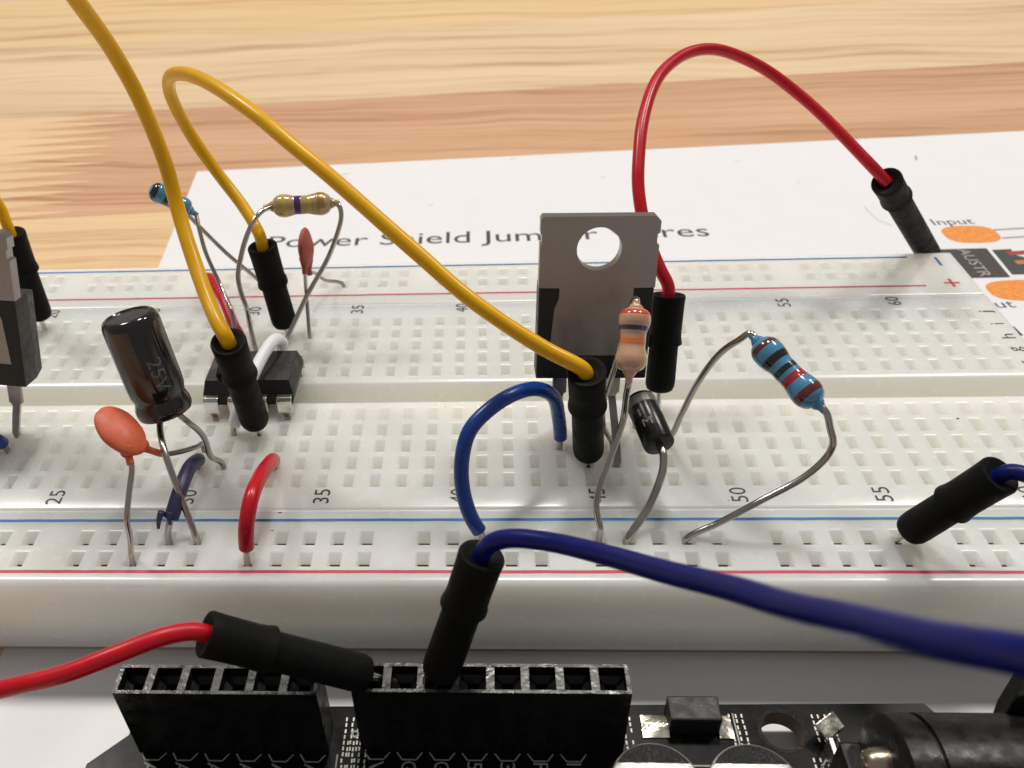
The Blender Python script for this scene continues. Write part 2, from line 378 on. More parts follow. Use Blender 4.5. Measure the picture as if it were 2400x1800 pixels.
tube('hair', [PF(x, y, .12) for x, y in ((115.6, -28.2), (115.5, -30), (115.9, -33.4), (117.2, -35.5))], .022, M['grey_ink'], sheet, 5)

# ------------------------------------------------------------------ the breadboard
XL, XR = -115.3, 49.15
bb = thing('breadboard', (0, 14.6, ZS), 'long milky white solderless breadboard with numbered holes and red and blue rail lines', 'breadboard')
def strip(V, F, prof, x0, x1, ends=True):
    """extrude (y,z) profile along x"""
    n = len(prof); b0 = len(V)
    V += [(x0, y, z) for y, z in prof]+[(x1, y, z) for y, z in prof]
    for i in range(n-1): F.append((b0+i, b0+n+i, b0+n+i+1, b0+i+1))
def cell(V, F, MI, cx, cy, hx, hy, tx, ty, bx, by0, by1, dep, sl=1):
    b = len(V)
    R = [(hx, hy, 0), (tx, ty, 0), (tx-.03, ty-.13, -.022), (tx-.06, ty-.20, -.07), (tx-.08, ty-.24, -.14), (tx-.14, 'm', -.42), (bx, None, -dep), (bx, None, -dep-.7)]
    for rx, ry, z in R:
        ya, yb = (by0, by1) if ry is None else ((-ty+.36, by1+(ty-by1)*.42) if ry == 'm' else (-ry, ry))
        V += [(cx-rx, cy+ya, z), (cx+rx, cy+ya, z), (cx+rx, cy+yb, z), (cx-rx, cy+yb, z)]
    for i in range(len(R)-1):
        for k in range(4):
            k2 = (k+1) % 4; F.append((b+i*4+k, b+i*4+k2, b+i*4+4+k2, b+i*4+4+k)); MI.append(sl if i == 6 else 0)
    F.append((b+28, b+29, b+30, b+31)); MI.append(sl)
def finish(name, V, F, MI, z=True):
    MI += [0]*(len(F)-len(MI))
    o = mesh(name, V, F, [M['board'], M['slot'], M['railslot']], bb, mi=MI); sharp(o, 32); return o
# terminal block: five rows, a trough, five rows
V, F, MI = [], [], []
for r in 'abcdefghij':
    for c in range(1, 64): cell(V, F, MI, col(c), row[r], 1.27, 1.27, .56, 1.08, .38, -.50, .05, 1.0)
def add_strips(profs):
    global V, F, MI
    for p in profs:
        strip(V, F, p, XL, XR); MI += [0]*(len(F)-len(MI))
def margins(y0, y1, xa, xb, z=0):
    for x0, x1 in ((XL, xa), (xb, XR)):
        b = len(V); V.extend([(x0, y0, z), (x1, y0, z), (x1, y1, z), (x0, y1, z)]); F.append((b, b+1, b+2, b+3)); MI.append(0)
xa, xb = col(1)-1.27, col(63)+1.27
ye, yf, yj = row['e']+1.27, row['f']-1.27, row['j']+1.27
margins(-1.27, ye, xa, xb); margins(yf, yj, xa, xb)
add_strips([[(-3.75, -8.6), (-3.75, -.22), (-3.62, -.05), (-3.45, 0), (-1.27, 0)],
            [(ye, 0), (12.0, 0), (12.2, -.12), (12.28, -.4), (12.3, -2.6), (14.2, -2.6), (14.75, -2.2), (15.25, -1.2), (15.5, -.45), (15.68, -.12), (15.95, 0), (yf, 0)],
            [(yj, 0), (31.7, 0), (31.85, -.06), (31.95, -.25), (31.95, -8.6), (-3.75, -8.6)]])
for x in (XL, XR):
    b = len(V); V += [(x, -3.75, -8.6), (x, 31.95, -8.6), (x, 31.95, -.25), (x, 31.7, 0), (x, -3.45, 0), (x, -3.75, -.22)]
    F.append((b, b+1, b+2, b+3, b+4, b+5)); MI.append(0)
block = finish('terminal_block', V, F, MI)
def rail(name, rows, y0, y1, front):
    global V, F, MI
    V, F, MI = [], [], []
    cols = [c for c in range(3, 62) if c % 6 != 2]
    for yc in rows:
        for c in range(3, 62):
            if c % 6 == 2:
                b = len(V); V += [(col(c)-1.27, yc-1.25, 0), (col(c)+1.27, yc-1.25, 0), (col(c)+1.27, yc+1.25, 0), (col(c)-1.27, yc+1.25, 0)]
                F.append((b, b+1, b+2, b+3)); MI.append(0)
            else: cell(V, F, MI, col(c), yc, 1.27, 1.25, .64, 1.0, .47, -.45, .17, .92, 2)
    a, b2 = rows[0]-1.25, rows[1]+1.25
    margins(a, b2, col(3)-1.27, col(61)+1.27)
    lo = [(y0, -8.6), (y0, -.55), (y0+.10, -.28), (y0+.28, -.10), (y0+.55, -.02), (y0+.8, 0)] if front else [(y0, -8.6), (y0, -.2), (y0+.08, -.05), (y0+.22, 0)]
    hi = [(y1-.22, 0), (y1-.08, -.05), (y1, -.2), (y1, -8.6)] if front else [(y1-.8, 0), (y1-.5, -.03), (y1-.25, -.12), (y1-.08, -.3), (y1, -.6), (y1, -8.6)]
    add_strips([lo+[(a, 0)], [(b2, 0)]+hi+[(y0, -8.6)]])
    for x in (XL, XR):
        q = len(V); V += [(x, y0, -8.6), (x, y1, -8.6), (x, y1, -.3), (x, y1-.3, 0), (x, y0+.3, 0), (x, y0, -.3)]
        F.append(tuple(range(q, q+6))); MI.append(0)
    return finish('power_rail', V, F, MI)
rail_n = rail('power_rail', (RL, RU), -12.85, -3.92, True)
rail_f = rail('power_rail', (FL, FU), 32.12, 42.6, False)
box('foam_backing', XL+1.5, XR-1.2, -11.9, 41.8, ZS, -8.6, M['foam'], bb)
def line(parent, m, y, x0, x1, wd=.34):
    n = 120; V = []
    for i in range(n+1):
        x = x0+(x1-x0)*i/n; e = random.uniform(-.02, .02)
        V += [(x, y-wd/2+e, .02), (x, y+wd/2+e*.6+random.uniform(-.012, .012), .02)]
    return mesh('printed_line', V, [(2*i, 2*i+2, 2*i+3, 2*i+1) for i in range(n)], m, parent)
line(rail_n, M['line_blue'], -5.30, XL+6, 43.5); line(rail_n, M['line_red'], -11.45, XL+6, 43.3)
line(rail_f, M['line_blue'], 41.2, XL+6, 43.5, .36); line(rail_f, M['line_red'], 34.1, XL+6, 43.2, .34)
def bar(x, y, lx, ly, m, parent, name): return box(name, x-lx/2, x+lx/2, y-ly/2, y+ly/2, .003, .02, m, parent)
bar(46.85, 40.0, .34, 2.1, M['line_blue'], rail_f, 'printed_minus_sign')
mesh('printed_plus_sign', [(x+46.4, y+34.66, .02) for x, y in ((-.17, -.95), (.17, -.95), (.17, -.17), (.95, -.17), (.95, .17), (.17, .17), (.17, .95), (-.17, .95), (-.17, .17), (-.95, .17), (-.95, -.17), (-.17, -.17))], [tuple(range(12))], M['line_red'], rail_f)
bar(46.85, -5.6, .34, 2.1, M['line_blue'], rail_n, 'printed_minus_sign')
for c in range(5, 61, 5):
    s = str(c); wd = 1.0*len(s)-.12
    text('printed_number', s, col(c)+.35, -2.2, .02, 1.5, wd, math.pi/2, M['print'], block)
    text('printed_number', s, col(c)+.02, 30.72, .02, 1.5, wd, math.pi/2, M['print'], block)
for r in 'abcdefghij':
    text('printed_letter', r, 47.75, row[r]+.1, .02, {'j': 1.75, 'g': 1.4, 'a': 1.05, 'c': 1.05, 'e': 1.05}.get(r, 1.45), {'i': .22, 'j': .5, 'f': .65}.get(r, .9), math.pi/2, M['print'], block)
for x, y, a, b in ((36.6, 8.5, .16, .12), (-28.6, -4.35, .22, .07), (-28.9, -6.6, .12, .07), (-14, 11.2, .07, .05), (-44, 2, .06, .04), (12, -3.0, .07, .05), (-20, 6.4, .06, .06), (30, 32.8, .1, .06)):
    mesh('dust_speck', [(x+a*math.cos(t*.9), y+b*math.sin(t*.9), .03) for t in range(7)], [tuple(range(7))], M['dust'], block)

# ------------------------------------------------------------------ component builders
def plug(parent, base, top, notch=0, pinr=.32, start=1.3):
    """black moulded jumper plug from the board up to the wire"""
    b, t = Vector(base), Vector(top); L = (t-b).length; d = (t-b).normalized()
    a = L-4.9; s = start
    prof = [(s, .55), (s+.02, 1.0), (s+.22, 1.28), (s+.6, 1.42), (s+1.2, 1.45), (a-.05, 1.40), (a, 1.62), (a+.08, 1.72), (a+.28, 1.71), (a+.7, 1.61), (a+1.4, 1.57), (L-1, 1.60), (L-.15, 1.64), (L, 1.57), (L+.02, 1.46), (L-.12, 1.15), (L-.35, .78)]
    o = lathe('plug_sleeve', b, t, prof, M['sleeve'], parent, 28)
    # moulded lug at the step and a small vent hole
    q = b+d*(a+.1); side = d.cross(Vector((0, 1, 0))).normalized()
    if notch:
        k = frame(q+side*1.45*notch, side, d, d.cross(side).normalized())
        box('plug_lug', -.15, .55, -.35, .75, -.75, .75, M['sleeve'], o, k, bev=.2)
    tube('pin', [b-d*2.2, b+d*(start+.4)], pinr, M['pin'], parent, 8)
    return o
def wire(parent, P, r, m, it=2, n=10):
    return tube('insulation', P, r, m, parent, 20, n, it=it)
def thick(name, P, r, m, parent, seg=12, n=6): return tube(name, P, r, m, parent, seg, n)

def resistor(parent, p0, p1, rb, m, bands, neck=1.0, waist=.80):
    p0, p1 = Vector(p0), Vector(p1); L = (p1-p0).length; d = (p1-p0)/L
    def rad(t):
        u = t/L
        def bulb(c):
            x = abs(u-c)/.20
            return (1-x**2.3)**(1/2.3) if x < 1 else 0
        k = max(0, min(1, (abs(u-.5)-.08)/.18)); k = k*k*(3-2*k)
        core = rb*(waist+(.97-waist)*k) if .2 < u < .8 else 0
        s_ = max(max(bulb(.20), bulb(.80))*rb, core)
        end = min(u, 1-u)
        return max(s_, .34+.25*max(0, 1-end/.03))
    N = 72
    prof = [(-.9*neck, .29), (-.4*neck, .33)]+[(L*i/N, max(.33, rad(L*i/N))) for i in range(N+1)]+[(L+.4, .33), (L+.9, .29)]
    o = lathe('body', p0, p0+d*L, prof, m, parent, 36)
    for t0, t1, bm_ in bands:
        pr = [(L*(t0+(t1-t0)*i/8), rad(L*(t0+(t1-t0)*i/8))+(.012 if 0 < i < 8 else -.01)) for i in range(9)]
        lathe('colour_band', p0, p0+d*L, pr, bm_, o, 36)
    return o

def hookup(name, P, r, m, label, cat, strip0=0, strip1=0, base=None, n=8, it=1):
    """short solid-core link; bare ends"""
    t = thing(name, base or P[0], label, cat)
    Q = soften(catmull(P, n), it)
    for QQ, st in ((Q, strip0), (list(reversed(Q)), strip1)):
        acc, pts = 0, [QQ[0]+Vector((0, 0, -2.5)), QQ[0]]
        for i in range(1, len(QQ)):
            acc += (QQ[i]-QQ[i-1]).length
            if acc > .5*len(pts)*.8: pts.append(QQ[i])
            if acc > st+1: break
        tube('bare_end', pts, .3, M['lead'], t, 12, 4)
    def cut(Q, a, b):
        L = [0]
        for i in range(1, len(Q)): L.append(L[-1]+(Q[i]-Q[i-1]).length)
        return [q for q, l in zip(Q, L) if a <= l <= L[-1]-b]
    R = cut(Q, strip0, strip1)
    V, F = sweep(R, r, 20); sharp(mesh('insulation', V, F, m, t), 50)
    return t

# ------------------------------------------------------------------ jumper wires with moulded plugs
def jumper(ends, P, r, m, label, group='plug-ended jumper wires', **k):
    t = thing('jumper_wire', ends[0][0], label, 'wire', group)
    for e in ends: plug(t, *e[:2], **(e[2] if len(e) > 2 else {}))
    wire(t, P, r, m, **k)
    return t
hp = lambda c, r, z=0: (col(c), row[r] if isinstance(r, str) else r, z)
def seat(top, base, k=.6):   # start the wire a little inside the plug top
    t, b = Vector(top), Vector(base); return t+(b-t).normalized()*k
yt = (-32.59, 3.70, 13.43)
jumper([(hp(32, 'd'), yt, dict(notch=1))],
       [seat(yt, hp(32, 'd')), (-32.7, 3.60, 13.9), (-33.4, 4.5, 14.7), (-34.75, 7.0, 15.7), (-36.75, 11.14, 18.0), (-38.45, 14.8, 21.3), (-39.27, 16.65, 24.99), (-40.15, 16.84, 30.05), (-41.07, 15.74, 35.13), (-41.68, 12.94, 39.67), (-42.15, 9.69, 43.65), (-43.92, 6.42, 47.72), (-50, 2, 55), (-60, 2, 60)],
       .70, M['yellow'], 'yellow jumper wire plugged beside the timer chip and leaving the top left of the picture', it=4)
b0, b1 = (-34.03, 25.0, 11.74), (-1.35, -1.40, 13.36)
jumper([(hp(32, 'i'), b0, dict(notch=-1)), (hp(45, 'b'), b1, dict())],
       [seat(b0, hp(32, 'i')), (-34.15, 25.3, 12.6), (-34.9, 26.4, 13.6), (-36.6, 28.6, 15.2), (-39.2, 30.4, 18.2), (-41.2, 30.6, 22.4), (-41.85, 29.41, 26.60), (-40.85, 27.56, 29.00), (-38.66, 24.82, 30.21), (-34.76, 20.29, 30.64), (-29.45, 14.64, 29.59), (-24.63, 10.54, 27.31), (-19.84, 7.27, 24.48), (-15.21, 4.41, 21.35), (-10.99, 1.78, 18.56), (-7.50, 0.36, 16.51), (-4.6, -0.65, 15.0), (-2.5, -1.25, 14.1), (-1.6, -1.40, 13.5), seat(b1, hp(45, 'b'), .9)],
       .66, M['yellow'], 'yellow jumper wire looping high between two black plugs, ending before the metal tab', it=4)
yl = (-63.0, 27.50, 12.67)
jumper([(hp(20, 'j'), yl, dict(notch=1))],
       [seat(yl, hp(20, 'j')), (-63.2, 27.9, 13.4), (-63.5, 28.4, 14.8), (-64.2, 28.8, 17.0), (-65.3, 30, 20), (-67.5, 32, 25.4), (-72, 36, 33), (-80, 42, 40)],
       .62, M['yellow'], 'yellow jumper wire with its plug behind the left edge regulator', it=3)
r0, r1 = (8.03, 14.05, 11.33), (34.62, 33.42, 13.73)
jumper([(hp(48, 'e'), r0, dict(notch=1, start=2.2)), ((51.6, 48.6, -5.6), r1, dict(notch=-1, start=4.6))],
       [seat(r0, hp(48, 'e')), (8.0, 14.4, 12.0), (7.25, 15.2, 13.3), (5.92, 17.38, 15.9), (5.33, 19.71, 18.50), (5.41, 23.04, 20.99), (6.26, 27.98, 23.80), (8.45, 33.58, 25.72), (12.02, 38.39, 26.55), (16.20, 40.84, 26.02), (21.00, 42.00, 23.85), (26.08, 41.00, 20.60), (30.41, 37.6, 17.36), (33.2, 34.7, 14.9), seat(r1, (51.6, 48.6, -5.6))],
       .62, M['red'], 'red jumper wire arching from behind the metal tab to a plug off the far corner', it=4)
br = (29.14, -10.32, 9.72)
jumper([((col(55), RU, 0), br, dict(notch=-1, start=1.0))],
       [seat(br, (col(55), RU, 0)), (29.6, -10.5, 10.2), (30.6, -11.4, 10.5), (32.2, -12.9, 10.9), (34.5, -15.5, 12.0), (37, -20, 14.0), (40, -28, 17)],
       .62, M['navy'], 'navy jumper wire plugged at a slant into the near blue rail, leaving to the right', it=3)

# front wires that go down to the microcontroller header
g0, gt = (-13.34, -22.2, .6), (-9.96, -20.56, 11.98)
jumper([(g0, gt, dict(notch=-1, start=.2))],
       [seat(gt, g0, .9), (-9.9, -20.55, 12.3), (-9.3, -20.7, 13.35), (-8.0, -21.2, 14.3), (-5.4, -22.6, 15.3), (-2.6, -25.4, 17.2), (-0.12, -29.58, 20.36), (1.73, -33.30, 23.57), (3.07, -37.07, 26.75), (4.11, -39.98, 29.43), (4.75, -42.8, 32.2), (5.3, -44.87, 34.3), (6.0, -46.4, 35.7), (7.6, -48.5, 37.6)],
       .64, M['navy'], 'navy jumper wire from the third socket of the long header, sweeping blurred to lower right', it=4)
v0, vt = (-18.46, -22.2, .6), (-28.90, -24.24, 8.12)
jumper([(v0, vt, dict(notch=1, start=.2))],
       [seat(vt, v0), (-29.5, -24.4, 8.5), (-31.3, -25.3, 9.1), (-33.6, -26.6, 9.2), (-37.09, -28.0, 8.71), (-41.52, -28.64, 7.9), (-45.71, -29.33, 7.24), (-52, -30, 6.8), (-60, -30.5, 6.5)],
       .62, M['red'], 'red jumper wire from the first socket of the long header, running off lower left', it=3)

# ------------------------------------------------------------------ short solid-core links
hookup('link_wire', [hp(44, 'c', .4), (-2.62, 4.90, 1.81), (-2.98, 4.20, 4.47), (-3.46, 3.20, 7.00), (-4.56, 1.80, 9.03), (-5.95, 0.60, 10.09), (-7.85, -1.20, 10.64), (-9.67, -2.60, 10.14), (-11.12, -3.80, 9.04), (-11.80, -5.00, 6.75), (-11.74, -6.00, 4.22), (-11.11, -7.10, 2.23), (-10.16, -7.50, 0.30)],
       .66, M['blue'], 'bright blue hooped link wire in front of the metal tab regulator', 'wire', .5, .3, it=3)
hookup('link_wire', [(col(33), RL, 0), (-30.35, -9.95, .8), (-30.0, -9.6, 3.4), (-29.65, -7.8, 5.1), (-29.6, -4.4, 4.6), (-29.75, .2, 2.4), (-30.48, 2.54, .2)],
       .68, M['red'], 'short bright red link wire leaning over the near rail lines', 'wire', 1.2, .4, it=3)
hookup('link_wire', [(col(30), RU, 0), (-37.9, -7.4, 1.0), (-37.4, -7.0, 2.2), (-36.9, -5.0, 3.5), (-36.85, -2.0, 3.5), (-37.1, .9, 1.9), (-38.10, 2.54, .2)],
       .66, M['oldnavy'], 'short navy link wire with a split stripped end, behind the electrolytic capacitor lead', 'wire', 2.2, .3, it=3)
hookup('link_wire', [hp(31, 'd'), (-35.0, 7.3, 1.6), (-33.9, 8.6, 4.1), (-33.28, 10.36, 4.9), (-32.81, 12.80, 5.3), (-32.30, 15.00, 5.5), (-32.01, 16.6, 5.1), (-31.9, 18.3, 3.6), (-32.5, 19.8, 1.6), (-33.02, 20.32, 0)],
       .64, M['white'], 'white link wire crossing over the black timer chip', 'wire', 1.2, .8, it=2)
hookup('link_wire', [hp(30, 'g', .3), (-37.56, 21.5, 1.98), (-38.95, 24.5, 2.0), (-40.82, 28.5, 2.9), (-42.52, 31.5, 3.1), (-43.56, 33.6, 2.95), (-44.6, 35.2, 2.2), (-45.0, 36.9, .2)],
       .64, M['red'], 'red link wire beyond the timer chip reaching the far red rail', 'wire', .6, .6, it=2)
hookup('link_wire', [(-58.42, 5.08, .2), (-58.5, 4.6, 1.4), (-60, 3.6, 3.2), (-64, 1, 4.2), (-67, -3, 3.0), (-68.6, -7.5, .2)],
       .66, M['blue'], 'blue link wire just showing at the left edge below the regulator lead', 'wire', .5, .4, it=2)
# frayed insulation tails on the stripped navy link
fr_ = thing('insulation_scrap', (-38.1, -7.4, 1.5), 'torn navy insulation tails hanging at the stripped end of the navy link', 'insulation')
for dx, zz in ((-.50, 1.25), (.46, 1.7)):
    V, F = sweep(catmull([(-37.72+dx*.75, -7.15, 2.9), (-37.95+dx, -7.35, 2.2), (-38.1+dx*1.2, -7.5, zz)], 5), [.34-.02*i for i in range(11)], 10); mesh('tail', V, F, M['oldnavy'], fr_, smooth=True)

# ------------------------------------------------------------------ timer chip in an eight-pin package
ic = thing('timer_chip', (col(31.5), 13.97, 0), 'black eight-pin timer chip straddling the trough under a white link', 'chip')
cx, cy = col(31.5), 13.85
x0, x1, y0, y1 = cx-4.75, cx+4.75, cy-3.2, cy+3.2
zb, zm, zt = .7, 2.05, 3.75
V = []
for (dx, dy, z) in ((-.35, -.3, zb), (0, 0, zm-.12), (0, 0, zm+.12), (-.38, -.55, zt)):
    V += [(x0-dx, y0-dy, z), (x1+dx, y0-dy, z), (x1+dx, y1+dy, z), (x0-dx, y1+dy, z)]
F = [(3, 2, 1, 0), (12, 13, 14, 15)]
for i in range(3):
    for k in range(4): F.append((i*4+k, i*4+(k+1) % 4, i*4+4+(k+1) % 4, i*4+4+k))
o = mesh('chip_body', V, F, M['black'], ic); bevel(o, .09)
# half-round notch mark
mesh('notch_mark', [(x0+.45+.75*math.cos(t*math.pi/8-math.pi/2), cy+.75*math.sin(t*math.pi/8-math.pi/2), zt+.004) for t in range(9)], [tuple(range(9))], M['slot'], ic)
for i in range(4):
    for s in (-1, 1):
        xx = cx+(i-1.5)*2.54; yb = cy+s*3.15; yo = row['e'] if s < 0 else row['f']
        oy = cy+s*4.0
        P = [(yb-s*.2, 2.15), (oy-s*.25, 2.15), (oy-s*.02, 1.95), (oy, 1.6), (oy, .55), (yo, -.2), (yo, -2.4)]
        for wd, seg_ in ((.76, P[:5]), (.27, P[4:])):
            V, F = [], []; t = .13
            for j, (y, z) in enumerate(seg_):
                a = Vector(seg_[max(0, j-1)]); c = Vector(seg_[min(len(seg_)-1, j+1)]); d = (c-a).normalized(); nn = Vector((-d.y, d.x))*t
                for sx, sn in ((-1, -1), (1, -1), (1, 1), (-1, 1)): V.append((xx+sx*wd, y+sn*nn.x, z+sn*nn.y))
            for j in range(len(seg_)-1):
                for k in range(4): F.append((j*4+k, j*4+(k+1) % 4, j*4+4+(k+1) % 4, j*4+4+k))
            F += [(3, 2, 1, 0), tuple(len(V)-4+k for k in range(4))]
            if wd > .5: leg = mesh('leg', V, F, M['pin'], ic); bevel(leg, .05)
            else: mesh('leg_tip', V, F, M['dulllead'], leg)

# ------------------------------------------------------------------ TO-220 style parts, metal tab towards the camera
def regulator(B, T, label, feet, wide_down):
    """B,T: centre of bottom / top edge of the metal face; feet: three hole positions"""
    B, T = Vector(B), Vector(T)
    t = thing('voltage_regulator', feet[1], label, 'regulator', 'metal tab regulators')
    u = (T-B).normalized(); r = Vector((1, .02, 0)); r = (r-u*r.dot(u)).normalized(); n = u.cross(r)*-1   # n points away from the camera
    if n.y < 0: n = -n
    fr = lambda a, b, c: B+r*a+u*b+n*c
    H = (T-B).length; W = 5.1; hp_ = 8.75
    # tab outline with a hole
    out = [(-W, hp_+.02), (-W, 12.55), (-W+.14, 12.7), (-W+.14, 13.5), (-W, 13.65), (-W, H-.25), (-W+.2, H), (W-.45, H), (W, H-.45), (W, 13.65), (W-.22, 13.5), (W-.22, 12.7), (W, 12.55), (W, hp_+.02), (3.25, hp_), (3.25, 7.85), (3.55, 7.85), (3.95, 2.35), (-3.95, 2.35), (-3.55, 7.85), (-3.25, 7.85), (-3.25, hp_)]
    hc = (0, H-2.85); hr = 1.92
    V, F = [], []; nh = 32
    # build as ring between hole and outline resampled by angle
    def ray_out(th):
        dx, dy = math.cos(th), math.sin(th); best = 1e9
        for i in range(len(out)):
            (xa_, ya_), (xb_, yb_) = out[i], out[(i+1) % len(out)]
            ax, ay = xa_-hc[0], ya_-hc[1]; bx, by = xb_-xa_, yb_-ya_
            den = dx*by-dy*bx
            if abs(den) < 1e-9: continue
            s_ = (ax*by-ay*bx)/den; q = (ax*dy-ay*dx)/den
            if s_ > 0 and -1e-6 <= q <= 1+1e-6: best = min(best, s_)
        return best
    angs = sorted(set([2*math.pi*k/nh for k in range(nh)]+[math.atan2(y-hc[1], x-hc[0]) % (2*math.pi) for x, y in out]))
    n_ = len(angs); D_ = 1.3
    for z in (0, D_):
        for th in angs: V.append(fr(hc[0]+hr*math.cos(th), hc[1]+hr*math.sin(th), z))
        for th in angs:
            s_ = ray_out(th); V.append(fr(hc[0]+s_*math.cos(th), hc[1]+s_*math.sin(th), z))
    MI = []
    for i in range(n_):
        j = (i+1) % n_
        F.append((i, j, n_+j, n_+i)); MI.append(0)
        F.append((2*n_+j, 2*n_+i, 3*n_+i, 3*n_+j)); MI.append(0)
        F.append((j, i, 2*n_+i, 2*n_+j)); MI.append(1)
        F.append((n_+i, n_+j, 3*n_+j, 3*n_+i)); MI.append(1)
    tab = mesh('metal_tab', V, F, [M['tab'], M['tabedge']], t, mi=MI)
    # plastic body
    body = [(-5.05, 0), (5.05, 0), (5.05, hp_), (-5.05, hp_)]
    V = [fr(x, y, .035) for x, y in body]+[fr(x, y, 2.6) for x, y in body]+[fr(x*.94, hp_/2+(y-hp_/2)*.95, 4.5) for x, y in body]
    F = [(3, 2, 1, 0), (8, 9, 10, 11)]+[(i*4+k, i*4+(k+1) % 4, i*4+4+(k+1) % 4, i*4+4+k) for i in (0, 1) for k in range(4)]
    o = mesh('plastic_body', V, F, M['black'], t); bevel(o, .12)
    for i, f in enumerate(feet):
        xl = (i-1)*2.54
        top = fr(xl, .3, 2.7); mid = fr(xl, -wide_down, 2.7); f = Vector(f)
        k = frame(top, r, mid-top, n)
        ld = box('lead', -.68, .68, 0, 1, -.22, .22, M['dulllead'], t, k, bev=.06)
        V, F = [], []
        for p, hw in ((mid+u*.3, .62), (mid-u*.35, .36), (mid.lerp(f, .5), .36), (f, .33), (f-Vector((0, 0, 2.4)), .3)):
            V += [p-r*hw-n*.2, p+r*hw-n*.2, p+r*hw+n*.2, p-r*hw+n*.2]
        for j in range(4):
            for q in range(4): F.append((j*4+q, j*4+(q+1) % 4, j*4+4+(q+1) % 4, j*4+4+q))
        F += [(3, 2, 1, 0), (16, 17, 18, 19)]
        mesh('lead_tip', V, F, M['dulllead'], ld)
    return t
regulator((-.06, 5.32, 7.68), (.20, 8.35, 22.45), 'metal tabbed regulator standing centrally, white paper visible through its round hole',
          [(-2.54, row['d'], 0), (0, row['c'], 0), (2.75, row['b'], 0)], 2.6)
regulator((-59.4, 6.1, 7.4), (-57.7, 9.6, 22.0), 'metal tabbed regulator cut off by the left edge of the picture',
          [hp(20, 'd'), hp(21, 'd'), hp(22, 'd')], 3.0)

# ------------------------------------------------------------------ electrolytic capacitor
ec = thing('electrolytic_capacitor', (col(31), -2.5, 0), 'glossy black cylindrical capacitor leaning left on two wire legs', 'capacitor')
e1, e0 = Vector((-40.4, 2.5, 17.2)), Vector((-38.75, .75, 7.75))
d = (e1-e0).normalized(); Lc = 9.6; e1 = e0+d*Lc
prof = [(0, 1.6), (.02, 2.1), (.18, 2.42), (.5, 2.52), (1.0, 2.50), (1.45, 2.36), (1.75, 2.27), (2.1, 2.36), (2.5, 2.47), (3.2, 2.5), (8.6, 2.5), (9.1, 2.46), (9.42, 2.32), (9.6, 2.10), (9.62, 1.95), (9.5, 1.85)]
lathe('sleeved_can', e0, e1, prof, M['glossblack'], ec, 48)
lathe('can_top', e0, e1, [(9.3, 1.9), (9.44, 1.86), (9.47, 1.7), (9.47, .01)], M['cantop'], ec, 40)
# reflections painted as brown-grey strips, and print, wrapped on the sleeve
up = Vector((0, 0, 1)); sa = d.cross(up).normalized(); sb = d.cross(sa)
camp = Vector((-9.316, -61.561, 56.427)); tocam = camp-(e0+e1)/2; tocam = (tocam-d*tocam.dot(d)).normalized()
side = d.cross(tocam).normalized()
def onsleeve(t, ph, r): return e0+d*t+(tocam*math.cos(ph)+side*math.sin(ph))*r
def can_r(t):
    for (a, ra), (b, rb) in zip(prof, prof[1:]):
        if a <= t <= b: return ra+(rb-ra)*(t-a)/max(1e-6, b-a)
    return 2.5
ts = [.35, .6, 1.0, 1.45, 1.75, 2.1, 2.5, 3.2, 5, 7, 8.6, 8.9]
def reflection_strip(name, pa_, pb_, m, dr):
    nn = 10; V = [onsleeve(t, pa_+(pb_-pa_)*k/nn, can_r(t)+dr) for t in ts for k in range(nn+1)]
    F = [(i*(nn+1)+k, i*(nn+1)+k+1, (i+1)*(nn+1)+k+1, (i+1)*(nn+1)+k) for i in range(len(ts)-1) for k in range(nn)]
    return mesh(name, V, F, m, ec, smooth=True)
sgn = 1 if side.x < 0 else -1      # positive angle = to the left in the picture
reflection_strip('sleeve_reflection', sgn*.22, sgn*1.7, M['capreflect'], .012)  # painted reflections of the room on both sides; the sleeve is all black
reflection_strip('sleeve_reflection', -sgn*.75, -sgn*1.7, M['capreflect'], .012)
def wrap_text(s, t0, ph0, h, wd, m):
    V, F, w0, h0 = text_geo(s, 1.0)
    P = []
    for a, b in V:
        a = a/w0*wd; b = b/h0*h
        P.append(onsleeve(t0-a, ph0-sgn*b/2.5, 2.56))
    return mesh('printed_rating', P, F, m, ec)
wrap_text('25V', 4.5, -sgn*.24, 1.25, 3.0, M['greyprint'])
thick('lead', [e0+d*.3, (-39.3, .2, 7.2), (-38.0, -3.4, 6.6), (-36.75, -5.6, 3.6), (col(31), RU, 0), (col(31), RU, -2)], .30, M['lead'], ec)
thick('lead', [e0+d*.3+Vector((1.6, -.5, .6)), (-37.3, .0, 8.3), (-36.75, -.1, 7.5), (-36.05, .35, 5.9), (-35.85, .7, 4.6), (-35.98, 1.3, 2.0), (-35.7, 2.2, .6), (col(31), 2.54, 0), (col(31), 2.54, -2)], .28, M['lead'], ec, n=4)

